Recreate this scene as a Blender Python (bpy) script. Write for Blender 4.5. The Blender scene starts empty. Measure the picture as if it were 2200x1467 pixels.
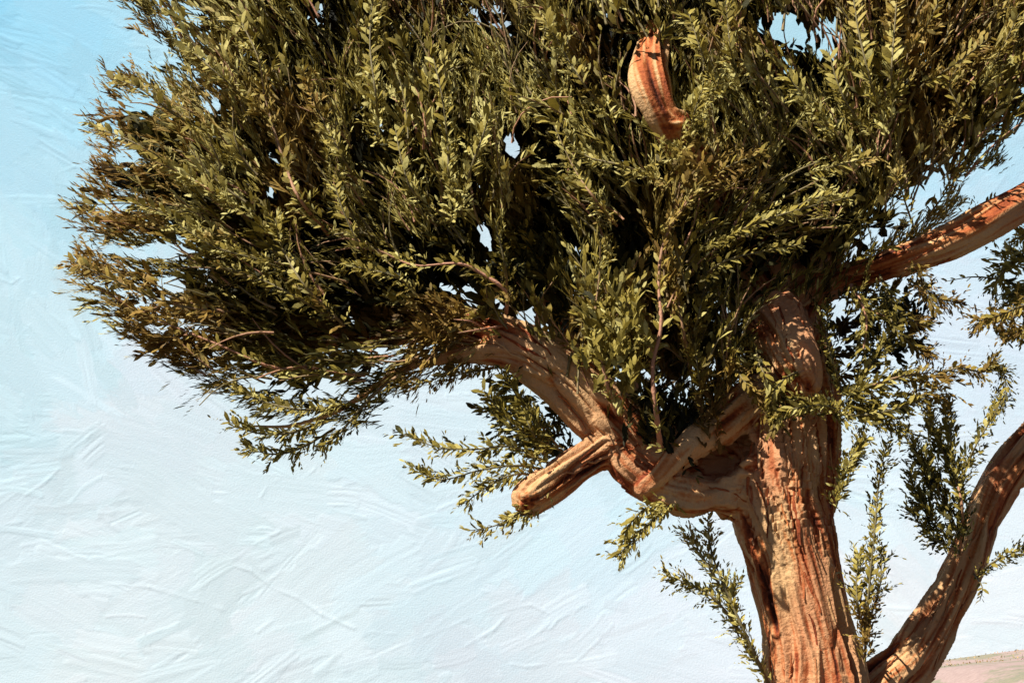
import bpy, math, random
import numpy as np
from mathutils import Vector, Matrix

rng = np.random.default_rng(11)
random.seed(11)
scene = bpy.context.scene
col = scene.collection

# ------------------------------------------------------------------ camera
DIST, EYE, LENS, SENS = 7.6, 1.6, 50.0, 36.0
PITCH = math.radians(13.7)
cam_d = bpy.data.cameras.new('camera')
cam_d.lens = LENS; cam_d.sensor_width = SENS; cam_d.clip_end = 9000
cam = bpy.data.objects.new('camera', cam_d); col.objects.link(cam)
cam.location = (0, -DIST, EYE)
cam.rotation_euler = (math.pi / 2 + PITCH, 0, 0)
scene.camera = cam

# ------------------------------------------------------------------ sky light, sun, exposure
SUN_EL, SUN_LEFT = math.radians(50), math.radians(51)      # height, and how far left of "behind the camera"
S = Vector((-math.sin(SUN_LEFT) * math.cos(SUN_EL), -math.cos(SUN_LEFT) * math.cos(SUN_EL), math.sin(SUN_EL)))
world = bpy.data.worlds.new('World'); scene.world = world; world.use_nodes = True
wn = world.node_tree.nodes; wl = world.node_tree.links
sk = wn.new('ShaderNodeTexSky'); sk.sky_type = 'NISHITA'; sk.sun_disc = False; sk.altitude = 2500; sk.air_density = 0.4; sk.dust_density = 0.2
sk.sun_elevation = SUN_EL; sk.sun_rotation = math.atan2(S.x, S.y)
wl.new(sk.outputs[0], wn['Background'].inputs[0]); wn['Background'].inputs[1].default_value = 0.05
sun_d = bpy.data.lights.new('sun', 'SUN'); sun_d.energy = 5.0; sun_d.angle = math.radians(0.5); sun_d.color = (1.0, 0.95, 0.87)
sun = bpy.data.objects.new('sun', sun_d); col.objects.link(sun)
sun.rotation_euler = S.to_track_quat('Z', 'Y').to_euler(); sun.location = (-20, -20, 40)
vs = scene.view_settings
vs.view_transform = 'Standard'; vs.look = 'None'; vs.exposure = 0.74; vs.gamma = 1.0; vs.use_curve_mapping = False

# ------------------------------------------------------------------ helpers
CP, SP = math.cos(PITCH), math.sin(PITCH)
KPX = SENS / LENS / 2200.0
def at(px, py, Y):
    """point of the plane y = Y that the photograph shows at (px, py); works on arrays"""
    px = np.asarray(px, float); py = np.asarray(py, float); Y = np.asarray(Y, float)
    u = (px - 1100) * KPX; v = (733.5 - py) * KPX
    dy = CP - v * SP; dz = SP + v * CP
    t = (Y + DIST) / dy
    return np.stack([u * t, Y + 0 * t, EYE + dz * t], -1)
def to_px(P):
    x = P[..., 0]; y = P[..., 1] + DIST; z = P[..., 2] - EYE
    f = y * CP + z * SP; w = -y * SP + z * CP
    return 1100 + x / f / KPX, 733.5 - w / f / KPX
M_PX = DIST * KPX                      # metres per photo pixel at the trunk

def srgb(c):
    c = np.asarray(c, float) / 255.0
    return np.where(c <= 0.04045, c / 12.92, ((c + 0.055) / 1.055) ** 2.4)

def _h(ix, iy, iz, seed):
    n = (ix * 374761393 + iy * 668265263 + iz * 2147483647 + seed * 1274126177) & 0xFFFFFFFF
    n = ((n ^ (n >> 13)) * 1274126177) & 0xFFFFFFFF
    n = ((n ^ (n >> 16)) * 2246822519) & 0xFFFFFFFF
    return ((n ^ (n >> 15)) & 0xFFFFFF) / float(0xFFFFFF)
def noise3(x, y, z, seed=0):
    x, y, z = np.broadcast_arrays(np.asarray(x, float), np.asarray(y, float), np.asarray(z, float))
    ix = np.floor(x).astype(np.int64); iy = np.floor(y).astype(np.int64); iz = np.floor(z).astype(np.int64)
    fx, fy, fz = x - ix, y - iy, z - iz
    fx = fx * fx * (3 - 2 * fx); fy = fy * fy * (3 - 2 * fy); fz = fz * fz * (3 - 2 * fz)
    r = 0
    for a in (0, 1):
        for b in (0, 1):
            for c in (0, 1):
                w = (fx if a else 1 - fx) * (fy if b else 1 - fy) * (fz if c else 1 - fz)
                r = r + w * _h(ix + a, iy + b, iz + c, seed)
    return r

def np_mesh(name, V, F, smooth=True, attrs=None):
    """V (n,3), F (m,k) with one k; fast mesh building"""
    me = bpy.data.meshes.new(name)
    V = np.ascontiguousarray(V, np.float32); F = np.ascontiguousarray(F, np.int32)
    m, k = F.shape
    me.vertices.add(len(V)); me.vertices.foreach_set('co', V.ravel())
    me.loops.add(m * k); me.loops.foreach_set('vertex_index', F.ravel())
    me.polygons.add(m)
    me.polygons.foreach_set('loop_start', np.arange(0, m * k, k, dtype=np.int32))
    me.polygons.foreach_set('use_smooth', np.full(m, smooth, dtype=bool))
    me.update(calc_edges=True)
    for nm, arr in (attrs or {}).items():
        arr = np.ascontiguousarray(arr, np.float32)
        if arr.ndim == 1:
            a = me.attributes.new(nm, 'FLOAT', 'POINT'); a.data.foreach_set('value', arr)
        else:
            a = me.attributes.new(nm, 'FLOAT_COLOR', 'POINT')
            a.data.foreach_set('color', np.concatenate([arr, np.ones((len(arr), 1), np.float32)], 1).ravel())
    return me
def link(name, me, mat=None, parent=None, **props):
    o = bpy.data.objects.new(name, me); col.objects.link(o)
    if mat is not None and me is not None and not me.materials: me.materials.append(mat)
    if parent is not None: o.parent = parent
    for k, v in props.items(): o[k] = v
    return o

class NT:
    def __init__(self, name):
        self.m = bpy.data.materials.new(name); self.m.use_nodes = True
        self.t = self.m.node_tree; self.b = self.t.nodes['Principled BSDF']; self.out = self.t.nodes['Material Output']
    def n(self, typ, **kw):
        x = self.t.nodes.new(typ)
        for k, v in kw.items(): setattr(x, k, v)
        return x
    def l(self, a, b): self.t.links.new(a, b)
    def attr(self, nm): return self.n('ShaderNodeAttribute', attribute_name=nm)
    def noise(self, scale, detail=4, rough=0.55, vec=None):
        x = self.n('ShaderNodeTexNoise'); x.inputs['Scale'].default_value = scale
        x.inputs['Detail'].default_value = detail; x.inputs['Roughness'].default_value = rough
        if vec is not None: self.l(vec, x.inputs['Vector'])
        return x
    def ramp(self, fac, stops):
        r = self.n('ShaderNodeValToRGB'); el = r.color_ramp.elements
        while len(el) < len(stops): el.new(0.5)
        for e, (p, c) in zip(el, stops): e.position = p; e.color = (*c, 1)
        self.l(fac, r.inputs[0]); return r
    def mix(self, fac, a, b, mode='MIX'):
        x = self.n('ShaderNodeMix', data_type='RGBA', blend_type=mode)
        for s, v in ((x.inputs[0], fac), (x.inputs[6], a), (x.inputs[7], b)):
            if hasattr(v, 'links'): self.l(v, s)
            elif isinstance(v, tuple): s.default_value = (*v, 1)
            else: s.default_value = v
        return x.outputs[2]
    def bump(self, h, strength, dist):
        x = self.n('ShaderNodeBump'); x.inputs['Strength'].default_value = strength; x.inputs['Distance'].default_value = dist
        self.l(h, x.inputs['Height']); self.l(x.outputs[0], self.b.inputs['Normal']); return x
    def math(self, op, a, b):
        x = self.n('ShaderNodeMath', operation=op)
        for s, v in zip(x.inputs, (a, b)):
            if hasattr(v, 'links'): self.l(v, s)
            else: s.default_value = v
        return x.outputs[0]

# ------------------------------------------------------------------ materials
def mat_sky():
    k = NT('sky_paint')
    a = k.attr('pigment')
    tc = k.n('ShaderNodeTexCoord')
    n = k.noise(3.2, 3, 0.6, tc.outputs['Object'])
    c = k.mix(0.10, a.outputs['Color'], k.ramp(n.outputs[0], [(0.3, (0.62, 0.80, 0.90)), (0.7, (0.90, 0.92, 0.94))]).outputs[0])
    k.l(c, k.b.inputs['Base Color'])
    k.b.inputs['Roughness'].default_value = 0.75; k.b.inputs['Specular IOR Level'].default_value = 0.15
    # weave of the ground below the paint
    w1 = k.n('ShaderNodeTexNoise'); w1.inputs['Scale'].default_value = 2.6; w1.inputs['Detail'].default_value = 2
    k.l(tc.outputs['Object'], w1.inputs['Vector'])
    k.bump(w1.outputs[0], 0.14, 0.3)
    return k.m
def mat_bark():
    k = NT('bark')
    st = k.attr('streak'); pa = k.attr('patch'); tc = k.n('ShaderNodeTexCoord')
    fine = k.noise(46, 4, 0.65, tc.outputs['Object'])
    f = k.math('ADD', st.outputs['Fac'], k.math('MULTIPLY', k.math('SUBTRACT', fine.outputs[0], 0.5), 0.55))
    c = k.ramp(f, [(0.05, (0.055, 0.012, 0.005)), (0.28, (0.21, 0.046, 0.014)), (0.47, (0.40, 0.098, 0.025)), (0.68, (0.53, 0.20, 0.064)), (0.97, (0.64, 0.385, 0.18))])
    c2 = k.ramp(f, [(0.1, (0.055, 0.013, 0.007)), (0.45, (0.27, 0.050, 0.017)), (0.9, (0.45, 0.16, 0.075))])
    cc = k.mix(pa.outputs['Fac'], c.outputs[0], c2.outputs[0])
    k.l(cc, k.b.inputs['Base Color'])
    k.b.inputs['Roughness'].default_value = 0.72; k.b.inputs['Specular IOR Level'].default_value = 0.2
    k.bump(fine.outputs[0], 0.8, 0.016)
    return k.m
def mat_leaf():
    k = NT('leaf')
    t = k.attr('tint'); d = k.attr('dry'); tc = k.n('ShaderNodeTexCoord')
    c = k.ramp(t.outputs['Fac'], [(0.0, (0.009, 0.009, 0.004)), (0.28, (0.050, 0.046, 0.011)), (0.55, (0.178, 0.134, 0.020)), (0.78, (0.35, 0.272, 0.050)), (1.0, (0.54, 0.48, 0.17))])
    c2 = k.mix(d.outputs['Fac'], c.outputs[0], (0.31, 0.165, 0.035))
    n = k.noise(70, 3, 0.7, tc.outputs['Object'])
    m = k.n('ShaderNodeMapRange'); m.inputs[1].default_value = 0.3; m.inputs[2].default_value = 0.7
    m.inputs[3].default_value = 0.72; m.inputs[4].default_value = 1.25; k.l(n.outputs[0], m.inputs[0])
    vm = k.n('ShaderNodeVectorMath', operation='SCALE'); k.l(c2, vm.inputs[0]); k.l(m.outputs[0], vm.inputs['Scale'])
    k.l(vm.outputs[0], k.b.inputs['Base Color'])
    k.b.inputs['Roughness'].default_value = 0.62; k.b.inputs['Specular IOR Level'].default_value = 0.18
    k.bump(n.outputs[0], 0.5, 0.006)
    tr = k.n('ShaderNodeBsdfTranslucent'); k.l(vm.outputs[0], tr.inputs[0])
    mx = k.n('ShaderNodeMixShader'); mx.inputs[0].default_value = 0.22
    k.l(k.b.outputs[0], mx.inputs[1]); k.l(tr.outputs[0], mx.inputs[2]); k.l(mx.outputs[0], k.out.inputs[0])
    return k.m
def mat_twig():
    k = NT('twig_bark')
    t = k.attr('tint'); tc = k.n('ShaderNodeTexCoord')
    n = k.noise(60, 4, 0.6, tc.outputs['Object'])
    f = k.math('ADD', t.outputs['Fac'], k.math('MULTIPLY', k.math('SUBTRACT', n.outputs[0], 0.5), 0.5))
    c = k.ramp(f, [(0.0, (0.10, 0.08, 0.028)), (0.4, (0.21, 0.165, 0.066)), (0.65, (0.40, 0.19, 0.10)), (1.0, (0.62, 0.30, 0.19))])
    k.l(c.outputs[0], k.b.inputs['Base Color']); k.b.inputs['Roughness'].default_value = 0.7
    k.bump(n.outputs[0], 0.6, 0.008)
    return k.m
def mat_soil(name, veg):
    k = NT(name)
    tc = k.n('ShaderNodeTexCoord')
    mp = k.n('ShaderNodeMapping'); mp.inputs['Scale'].default_value = (0.6, 0.5, 3.0); k.l(tc.outputs['Object'], mp.inputs[0])
    n1 = k.noise(0.11, 5, 0.6, mp.outputs[0]); n2 = k.noise(1.3, 5, 0.65, tc.outputs['Object'])
    s = k.ramp(n2.outputs[0], [(0.3, (0.27, 0.185, 0.165)), (0.7, (0.38, 0.27, 0.24))])
    g = k.ramp(n2.outputs[0], [(0.3, (0.17, 0.165, 0.12)), (0.7, (0.26, 0.22, 0.14))])
    msk = k.ramp(n1.outputs[0], [(0.5 - veg, (0, 0, 0)), (0.56 - veg, (1, 1, 1))])
    k.l(k.mix(msk.outputs[0], s.outputs[0], g.outputs[0]), k.b.inputs['Base Color'])
    k.b.inputs['Roughness'].default_value = 0.95
    k.bump(n2.outputs[0], 0.5, 0.3)
    return k.m
M_SKY, M_BARK, M_LEAF, M_TWIG = mat_sky(), mat_bark(), mat_leaf(), mat_twig()

# ------------------------------------------------------------------ sky: a curved wall of thick brushed paint far behind the tree
SKY_R = 300.0
def build_sky():
    NA, NE = 1000, 700
    A0, A1, E0, E1 = math.radians(-22), math.radians(22), -0.035, 0.575
    ga = np.linspace(A0, A1, NA); ge = np.linspace(E0, E1, NE)
    AA, EE = np.meshgrid(ga, ge)
    def px_of(a, e):
        P = np.stack([np.tan(a) * SKY_R, SKY_R - DIST + 0 * a, EYE + e * SKY_R], -1)
        return to_px(P)
    def grid_of(px, py):
        u = (px - 1100) * KPX; v = (733.5 - py) * KPX
        dy = CP - v * SP; dz = SP + v * CP
        a = math.atan2(u, dy); e = dz / dy
        return (a - A0) / (A1 - A0) * (NA - 1), (e - E0) / (E1 - E0) * (NE - 1)
    PX, PY = px_of(AA, EE)
    keys = [(0,0,128,204,236),(150,150,148,213,240),(420,0,176,222,240),(0,300,166,219,240),(120,420,176,222,240),(0,520,192,227,240),(80,700,198,229,240),
            (0,900,198,230,240),(320,800,216,231,242),(300,900,212,232,240),(300,1180,220,236,242),(0,1220,212,231,239),(200,1400,224,238,242),(520,1080,214,234,241),
            (500,1250,222,237,242),(0,1450,214,235,241),(700,1350,218,236,242),(1000,1200,206,231,241),(1300,1120,198,228,241),(1100,1420,216,230,239),(1450,1400,212,226,236),(1560,1250,208,228,239),
            (1880,1100,204,228,240),(2150,1300,220,232,240),(1900,1250,220,230,236),(2050,730,205,225,240),(950,900,212,232,242),(1700,50,165,214,232),(2150,350,172,215,236),
            (1060,50,178,205,222),(700,300,190,215,225),(1300,450,190,212,225),(-400,-400,110,190,228),(1100,-500,120,195,230),(2600,-300,140,205,232),(2500,900,205,228,240),(1100,1700,224,234,240),(-500,1000,192,227,240)]
    K = np.array(keys, float); KC = srgb(K[:, 2:5])
    def base_col(px, py):
        d = (px[..., None] - K[:, 0]) ** 2 + (py[..., None] - K[:, 1]) ** 2
        w = 1.0 / (d + 90 ** 2) ** 1.6
        w /= w.sum(-1, keepdims=True)
        return w @ KC
    # flow of the brush across the sky
    FK = np.array([(100,100,20),(100,400,55),(250,560,60),(100,750,50),(300,800,45),(450,950,38),(150,1000,-25),(600,1050,25),(350,1150,8),(500,1250,-55),(650,1150,2),(900,1000,20),(1000,1080,-5),
                   (1000,1200,-28),(1250,1150,-38),(700,1300,-20),(150,1350,10),(1100,1350,-18),(900,1430,-12),(1450,1300,-25),(1500,1430,5),(2100,1320,-8),(1900,1000,5),(2000,1200,60),(1700,50,50),(2150,330,-50),(300,30,18),(950,870,8),(2050,720,30)], float)
    def flow(px, py):
        d = (px - FK[:, 0]) ** 2 + (py - FK[:, 1]) ** 2
        w = 1 / (d + 60 ** 2) ** 1.5; a = np.radians(FK[:, 2])
        return math.atan2((w * np.sin(a)).sum(), (w * np.cos(a)).sum())     # image angle, y down
    H = np.zeros((NE, NA)); C = base_col(PX, PY)
    gx, gy = np.meshgrid(np.arange(NA), np.arange(NE))
    H += 0.10 * noise3(gx / 2.1, gy / 2.1, 0, 3) + 0.25 * noise3(gx / 30, gy / 30, 0, 4)
    def stroke(cx, cy, ang, ln, wd, curv, thick, grain, alpha, tint, lip, seed):
        r = int(ln / 2 + wd + abs(curv) * ln + 4)
        x0, x1, y0, y1 = max(0, int(cx - r)), min(NA, int(cx + r)), max(0, int(cy - r)), min(NE, int(cy + r))
        if x1 - x0 < 3 or y1 - y0 < 3: return
        X = gx[y0:y1, x0:x1] - cx; Y = gy[y0:y1, x0:x1] - cy
        ca, sa = math.cos(ang), math.sin(ang)
        u = X * ca + Y * sa; v = -X * sa + Y * ca
        v = v + curv * (u * u) / ln
        q = u / (ln / 2)
        wob = (noise3(u / 9.0, seed * 7.7, 0, 5) - 0.5)
        wl = wd / 2 * (0.85 + 0.5 * wob)
        e = np.clip((wl - np.abs(v)) / 1.6, 0, 1)
        br = noise3(v / 1.7, u / 40.0, seed * 3.1, 6) * 0.8 + noise3(v / 3.8, u / 70.0, seed * 1.3, 7) * 0.5
        fr = np.clip((1.0 - np.abs(q) + 0.30 * (br - 0.6)) / 0.10, 0, 1)           # ragged, bristly ends
        dry = np.clip((br - 0.42 + 1.5 * alpha * (1 - 0.5 * np.clip(q, 0, 1))) * 3, 0, 1)
        m = e * fr * dry
        if m.max() <= 0: return
        edge = np.exp(-((wl - np.abs(v)) / 1.3) ** 2) * np.clip(1.1 - np.abs(q), 0, 1)
        end = np.exp(-((1 - q) * ln / 2 / 1.8) ** 2)
        h = thick * (0.5 + grain * (br - 0.6)) + lip * (edge + 1.3 * end)
        m2 = m * min(1.0, 0.5 + alpha)
        sl = (slice(y0, y1), slice(x0, x1))
        H[sl] = H[sl] * (1 - 0.85 * m2) + m2 * (0.55 * H[int(np.clip(cy, 0, NE - 1)), int(np.clip(cx, 0, NA - 1))] + h)
        ic, jc = int(np.clip(cy, 0, NE - 1)), int(np.clip(cx, 0, NA - 1))
        pig = C0[ic, jc] * tint
        C[sl] = C[sl] * (1 - 0.55 * m2[..., None]) + 0.55 * m2[..., None] * pig
    C0 = C.copy()
    n = 2600
    for i in range(n):
        cx, cy = rng.uniform(0, NA), rng.uniform(0, NE)
        p, q = PX[int(cy), int(cx)], PY[int(cy), int(cx)]
        big = rng.random()
        a = -flow(p, q) + rng.normal(0, 0.28)
        if big < 0.30: ln, wd, th, gr, al, lp = rng.uniform(50, 120), rng.uniform(22, 52), 0.5, rng.uniform(0.4, 1.2), 0.8, rng.uniform(0, 0.2)   # palette knife, smooth
        elif big < 0.75: ln, wd, th, gr, al, lp = rng.uniform(30, 80), rng.uniform(7, 22), 0.6, rng.uniform(1.8, 3.8), rng.uniform(0.3, 0.8), rng.uniform(0, 0.12)
        else: ln, wd, th, gr, al, lp = rng.uniform(15, 45), rng.uniform(4, 11), 0.6, rng.uniform(1.6, 3.2), rng.uniform(0.2, 0.7), rng.uniform(0.0, 0.35)
        t = 1 + rng.normal(0, 0.05) + np.array([rng.normal(0, 0.03), 0, -rng.normal(0, 0.006)])
        if rng.random() < 0.5: a += math.pi
        stroke(cx, cy, a, ln, wd, rng.normal(0, 0.10), th, gr, al, t, lp, i * 0.37)
    # the lips of thick paint that the photograph shows
    def ridge(pts, amp, wid, side=1):
        P = [grid_of(*p) for p in pts]
        for k_ in range(len(P) - 1):
            (ax, ay), (bx, by) = P[k_], P[k_ + 1]
            L = math.hypot(bx - ax, by - ay); r = 14
            x0, x1, y0, y1 = int(min(ax, bx) - r), int(max(ax, bx) + r), int(min(ay, by) - r), int(max(ay, by) + r)
            x0, y0 = max(x0, 0), max(y0, 0); x1, y1 = min(x1, NA), min(y1, NE)
            if x1 <= x0 or y1 <= y0: continue
            X = gx[y0:y1, x0:x1] - ax; Y = gy[y0:y1, x0:x1] - ay
            t = np.clip((X * (bx - ax) + Y * (by - ay)) / L ** 2, 0, 1)
            dx, dy = X - t * (bx - ax), Y - t * (by - ay)
            sd = (dx * -(by - ay) + dy * (bx - ax)) / L * side
            d = np.hypot(dx, dy)
            wv = noise3((X + ax) / 8.0, (Y + ay) / 8.0, 0, 9)
            amp2 = 1.5 * amp * (0.15 + 1.1 * wv)
            H[y0:y1, x0:x1] = np.maximum(H[y0:y1, x0:x1], H[y0:y1, x0:x1] * 0.7 + amp2 * np.where(sd > 0, np.exp(-(d / (wid * 1.5)) ** 2), np.exp(-(d / (wid * 0.6)) ** 2)))
    ridge([(495,1212),(540,1228),(590,1265),(640,1285),(690,1320),(760,1350)], 1.0, 2.0, 1)
    ridge([(495,1205),(550,1165),(600,1140)], 0.8, 1.6, -1)
    ridge([(215,1252),(320,1262),(420,1290),(480,1312)], 0.7, 1.8, 1)
    ridge([(55,1065),(100,1035),(135,1000)], 0.8, 1.5, 1)
    ridge([(150,975),(170,960),(195,930)], 0.9, 1.4, -1)
    ridge([(560,1070),(578,1040),(600,1030)], 0.7, 1.3, 1)
    ridge([(660,1022),(675,1010),(680,1000)], 0.9, 1.3, 1)
    ridge([(1000,1385),(1040,1362),(1060,1350),(1090,1320)], 0.8, 1.6, -1)
    ridge([(1100,1425),(1130,1430),(1170,1425)], 0.8, 1.5, -1)
    ridge([(1090,1310),(1140,1300),(1180,1318)], 0.6, 1.4, 1)
    ridge([(700,1440),(800,1410),(900,1370),(1000,1330),(1090,1290)], 0.55, 1.4, -1)
    ridge([(780,1355),(830,1362),(880,1360)], 0.5, 1.3, 1)
    ridge([(0,600),(25,610),(40,600)], 0.8, 1.3, 1)
    ridge([(130,370),(160,360),(190,365)], 0.8, 1.3, 1)
    ridge([(100,370),(120,395),(150,400)], 0.6, 1.3, 1)
    ridge([(290,1320),(310,1360),(320,1385)], 0.7, 1.4, 1)
    for i in range(45):
        px, py = rng.uniform(0, 1650), rng.uniform(650, 1467)
        if rng.random() < 0.35: px, py = rng.uniform(0, 260), rng.uniform(100, 800)
        a = flow(px, py) + rng.normal(0, 0.7); L = rng.uniform(20, 90)
        mid = (px + L * math.cos(a), py + L * math.sin(a)); a2 = a + rng.normal(0, 0.5)
        ridge([(px, py), mid, (mid[0] + L * math.cos(a2), mid[1] + L * math.sin(a2))], rng.uniform(0.1, 0.4), rng.uniform(0.7, 1.2), rng.choice((-1, 1)))
    H *= 0.056
    # coarse sheet around the dense part, so that the sky goes on outside the frame
    xa = np.concatenate([np.radians(np.linspace(-66, -22.4, 40)), ga, np.radians(np.linspace(22.4, 66, 40))])
    xe = np.concatenate([[-0.12, -0.08], ge, np.linspace(0.60, 1.3, 60)])
    na, ne = len(xa), len(xe)
    A, E = np.meshgrid(xa, xe)
    HH = np.full((ne, na), float(H.mean())); HH[2:2 + NE, 40:40 + NA] = H
    p_, q_ = px_of(np.clip(A, math.radians(-60), math.radians(60)), np.clip(E, -0.1, 1.1))
    CC = base_col(p_, q_); CC[2:2 + NE, 40:40 + NA] = C
    R = SKY_R - HH
    V = np.stack([np.tan(A) * SKY_R, R - DIST, EYE + E * SKY_R], -1).reshape(-1, 3)
    idx = np.arange(na * ne).reshape(ne, na)
    F = np.stack([idx[:-1, :-1], idx[:-1, 1:], idx[1:, 1:], idx[1:, :-1]], -1).reshape(-1, 4)[:, ::-1]
    me = np_mesh('sky', V, F, True, {'pigment': np.clip(CC.reshape(-1, 3) * np.array([0.85, 0.865, 0.885]), 0, 0.93)})
    return link('sky', me, M_SKY, kind='structure', label='pale blue sky in thick brushed strokes')
build_sky()

# ------------------------------------------------------------------ ground and the far hill
def build_ground():
    n = 60
    g = np.concatenate([-np.geomspace(4000, 3, n // 2), np.geomspace(3, 4000, n // 2)])
    X, Y = np.meshgrid(g, g)
    Z = 0.12 * (noise3(X / 6, Y / 6, 0, 21) - 0.5) * (np.hypot(X, Y) < 60) - 0.02
    V = np.stack([X, Y, Z], -1).reshape(-1, 3)
    idx = np.arange(n * n).reshape(n, n)
    F = np.stack([idx[:-1, :-1], idx[:-1, 1:], idx[1:, 1:], idx[1:, :-1]], -1).reshape(-1, 4)
    k = NT('low_bounce_ground'); tc = k.n('ShaderNodeTexCoord'); nn = k.noise(3.0, 6, 0.65, tc.outputs['Object'])  # invented dark cover for the unseen ground, cuts bounce light onto the wood
    k.l(k.ramp(nn.outputs[0], [(0.3, (0.035, 0.026, 0.016)), (0.7, (0.085, 0.064, 0.042))]).outputs[0], k.b.inputs['Base Color'])
    k.b.inputs['Roughness'].default_value = 0.95; k.bump(nn.outputs[0], 0.6, 0.05)
    link('ground', np_mesh('ground', V, F), k.m, kind='structure')
def hill_h(X, Y):
    # a long slope climbing to the right, far beyond the tree
    d = np.clip((Y - 60) / 150, 0, 1); d = d * d * (3 - 2 * d)
    s = np.clip((X - 53) / 13, 0, 1); s = s * s * (3 - 2 * s)
    back = np.clip((288 - Y) / 30, 0, 1)
    return (s * (4.6 + 0.13 * np.clip(X - 66, 0, 120)) * d + 0.8 * (noise3(X / 16, Y / 16, 0, 22) - 0.45) * d * s) * back + 0.004 - 0.02 * (s <= 0)
def build_hill():
    x = np.linspace(12, 200, 240); y = np.linspace(40, 290, 220)
    X, Y = np.meshgrid(x, y)
    Z = hill_h(X, Y)
    edge = np.minimum(np.minimum(X - 12, 200 - X), np.minimum(Y - 40, 290 - Y))
    Z = np.where(edge < 0.5, -0.4, Z)
    V = np.stack([X, Y, Z], -1).reshape(-1, 3)
    idx = np.arange(V.shape[0]).reshape(X.shape)
    F = np.stack([idx[:-1, :-1], idx[:-1, 1:], idx[1:, 1:], idx[1:, :-1]], -1).reshape(-1, 4)
    link('hill', np_mesh('hill', V, F), mat_soil('hill_soil', -0.02), kind='structure')
build_ground(); build_hill()

# ------------------------------------------------------------------ the tree: wood
tree = link('juniper_tree', None, category='tree', label='large old juniper with flaring reddish trunk, twisting limbs and dense olive foliage')
tree.location = tuple(at(1752, 2125, 0.0) * np.array([1, 1, 0]))
TREE_L = np.array(tree.location)

def spline(P, per):
    P = np.asarray(P, float); out = []
    Q = np.vstack([2 * P[0] - P[1], P, 2 * P[-1] - P[-2]])
    for i in range(1, len(Q) - 2):
        t = np.linspace(0, 1, per, endpoint=False)[:, None]
        a, b, c, d = Q[i - 1], Q[i], Q[i + 1], Q[i + 2]
        out.append(0.5 * (2 * b + (c - a) * t + (2 * a - 5 * b + 4 * c - d) * t ** 2 + (3 * b - a - 3 * c + d) * t ** 3))
    out.append(P[-1:]); return np.vstack(out)

LIMBS = [  # name, [(px, py, half width px, depth Y)]
 ('trunk', [(1790,2150,190,0),(1765,1950,135,0),(1755,1700,108,0),(1752,1467,99,0),(1732,1340,89,0),(1708,1220,90,0),(1684,1110,100,0),(1680,1020,112,0.02),(1690,940,108,0.04),(1695,850,98,0.08),(1690,750,88,0.14),(1660,640,72,0.2),(1600,520,58,0.12),(1520,405,46,-0.18),(1480,335,37,-0.38),(1446,285,36,-0.52),(1416,235,34,-0.6),(1400,185,34,-0.6),(1398,140,34,-0.52),(1410,70,30,-0.3),(1440,-80,22,0.0),(1450,-250,12,0.2)]),
 ('limb', [(1660,1000,86,0.05),(1560,1000,84,0.0),(1450,985,74,-0.05),(1360,950,64,-0.1),(1290,885,60,-0.16),(1220,815,56,-0.2),(1150,765,52,-0.22),(1070,728,46,-0.2),(980,705,38,-0.06),(880,708,28,0.12),(780,725,20,0.2),(660,730,14,0.22),(520,690,10,0.2),(380,640,6,0.15)]),
 ('limb', [(1130,768,30,-0.24),(1060,757,25,-0.28),(1000,762,18,-0.26),(940,772,11,-0.15),(870,790,8,-0.12),(800,835,7,-0.12),(720,885,6,-0.12),(620,915,5,-0.12),(540,915,4,-0.12)]),
 ('limb_stub', [(1370,935,40,-0.05),(1320,955,38,-0.14),(1260,990,38,-0.24),(1195,1035,38,-0.33),(1150,1064,36,-0.38),(1138,1071,33,-0.4)]),
 ('limb', [(1310,950,30,-0.18),(1345,1000,36,-0.2),(1400,1040,30,-0.18),(1470,1066,40,-0.2),(1520,1066,30,-0.12),(1600,1060,56,0.0)]),
 ('limb', [(1385,1045,18,-0.26),(1425,1010,21,-0.28),(1470,965,26,-0.26),(1550,905,38,-0.14),(1640,850,50,0)]),
 ('limb_stub', [(1665,690,66,-0.08),(1690,730,52,-0.22),(1712,785,42,-0.28),(1728,822,30,-0.28)]),
 ('limb', [(1680,700,50,0.1),(1735,640,40,0.05),(1800,603,27,0.0),(1870,582,27,-0.12),(1950,556,31,-0.24),(2040,518,35,-0.3),(2130,470,36,-0.3),(2230,415,35,-0.2),(2360,320,36,0.2),(2520,180,22,0.35)]),
 ('limb', [(1790,1720,60,0.12),(1830,1560,58,0.14),(1890,1483,53,0.16),(1955,1425,46,0.2),(2005,1345,40,0.24),(2046,1270,36,0.26),(2082,1190,34,0.28),(2115,1105,33,0.3),(2160,1025,37,0.32),(2232,945,42,0.34),(2330,850,42,0.4),(2470,700,34,0.45),(2560,520,24,0.5)]),
 ('knot', [(1436,262,26,-0.56),(1458,260,20,-0.6),(1470,258,14,-0.6)]),
 ('limb', [(1690,660,55,0.25),(1760,560,42,0.35),(1830,420,34,0.3),(1890,300,24,0.15),(1910,150,16,0.1),(1930,-50,8,0.1)]),
 ('limb', [(1300,900,40,0.15),(1240,740,34,0.3),(1150,560,28,0.35),(1060,380,22,0.3),(980,200,16,0.25),(930,0,9,0.25)]),
 ('limb', [(1000,715,28,0.0),(880,620,22,0.25),(760,500,17,0.3),(650,330,12,0.3),(560,150,7,0.25)]),
]
WOOD = []
for nm, pts in LIMBS:
    a = np.array(pts, float)
    P = at(a[:, 0], a[:, 1], a[:, 3]); r = a[:, 2] * KPX * (a[:, 3] + DIST) * 1.03
    PR = spline(np.column_stack([P, r]), 6)
    WOOD.append((nm, PR[:, :3], np.maximum(PR[:, 3], 0.004)))

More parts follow.
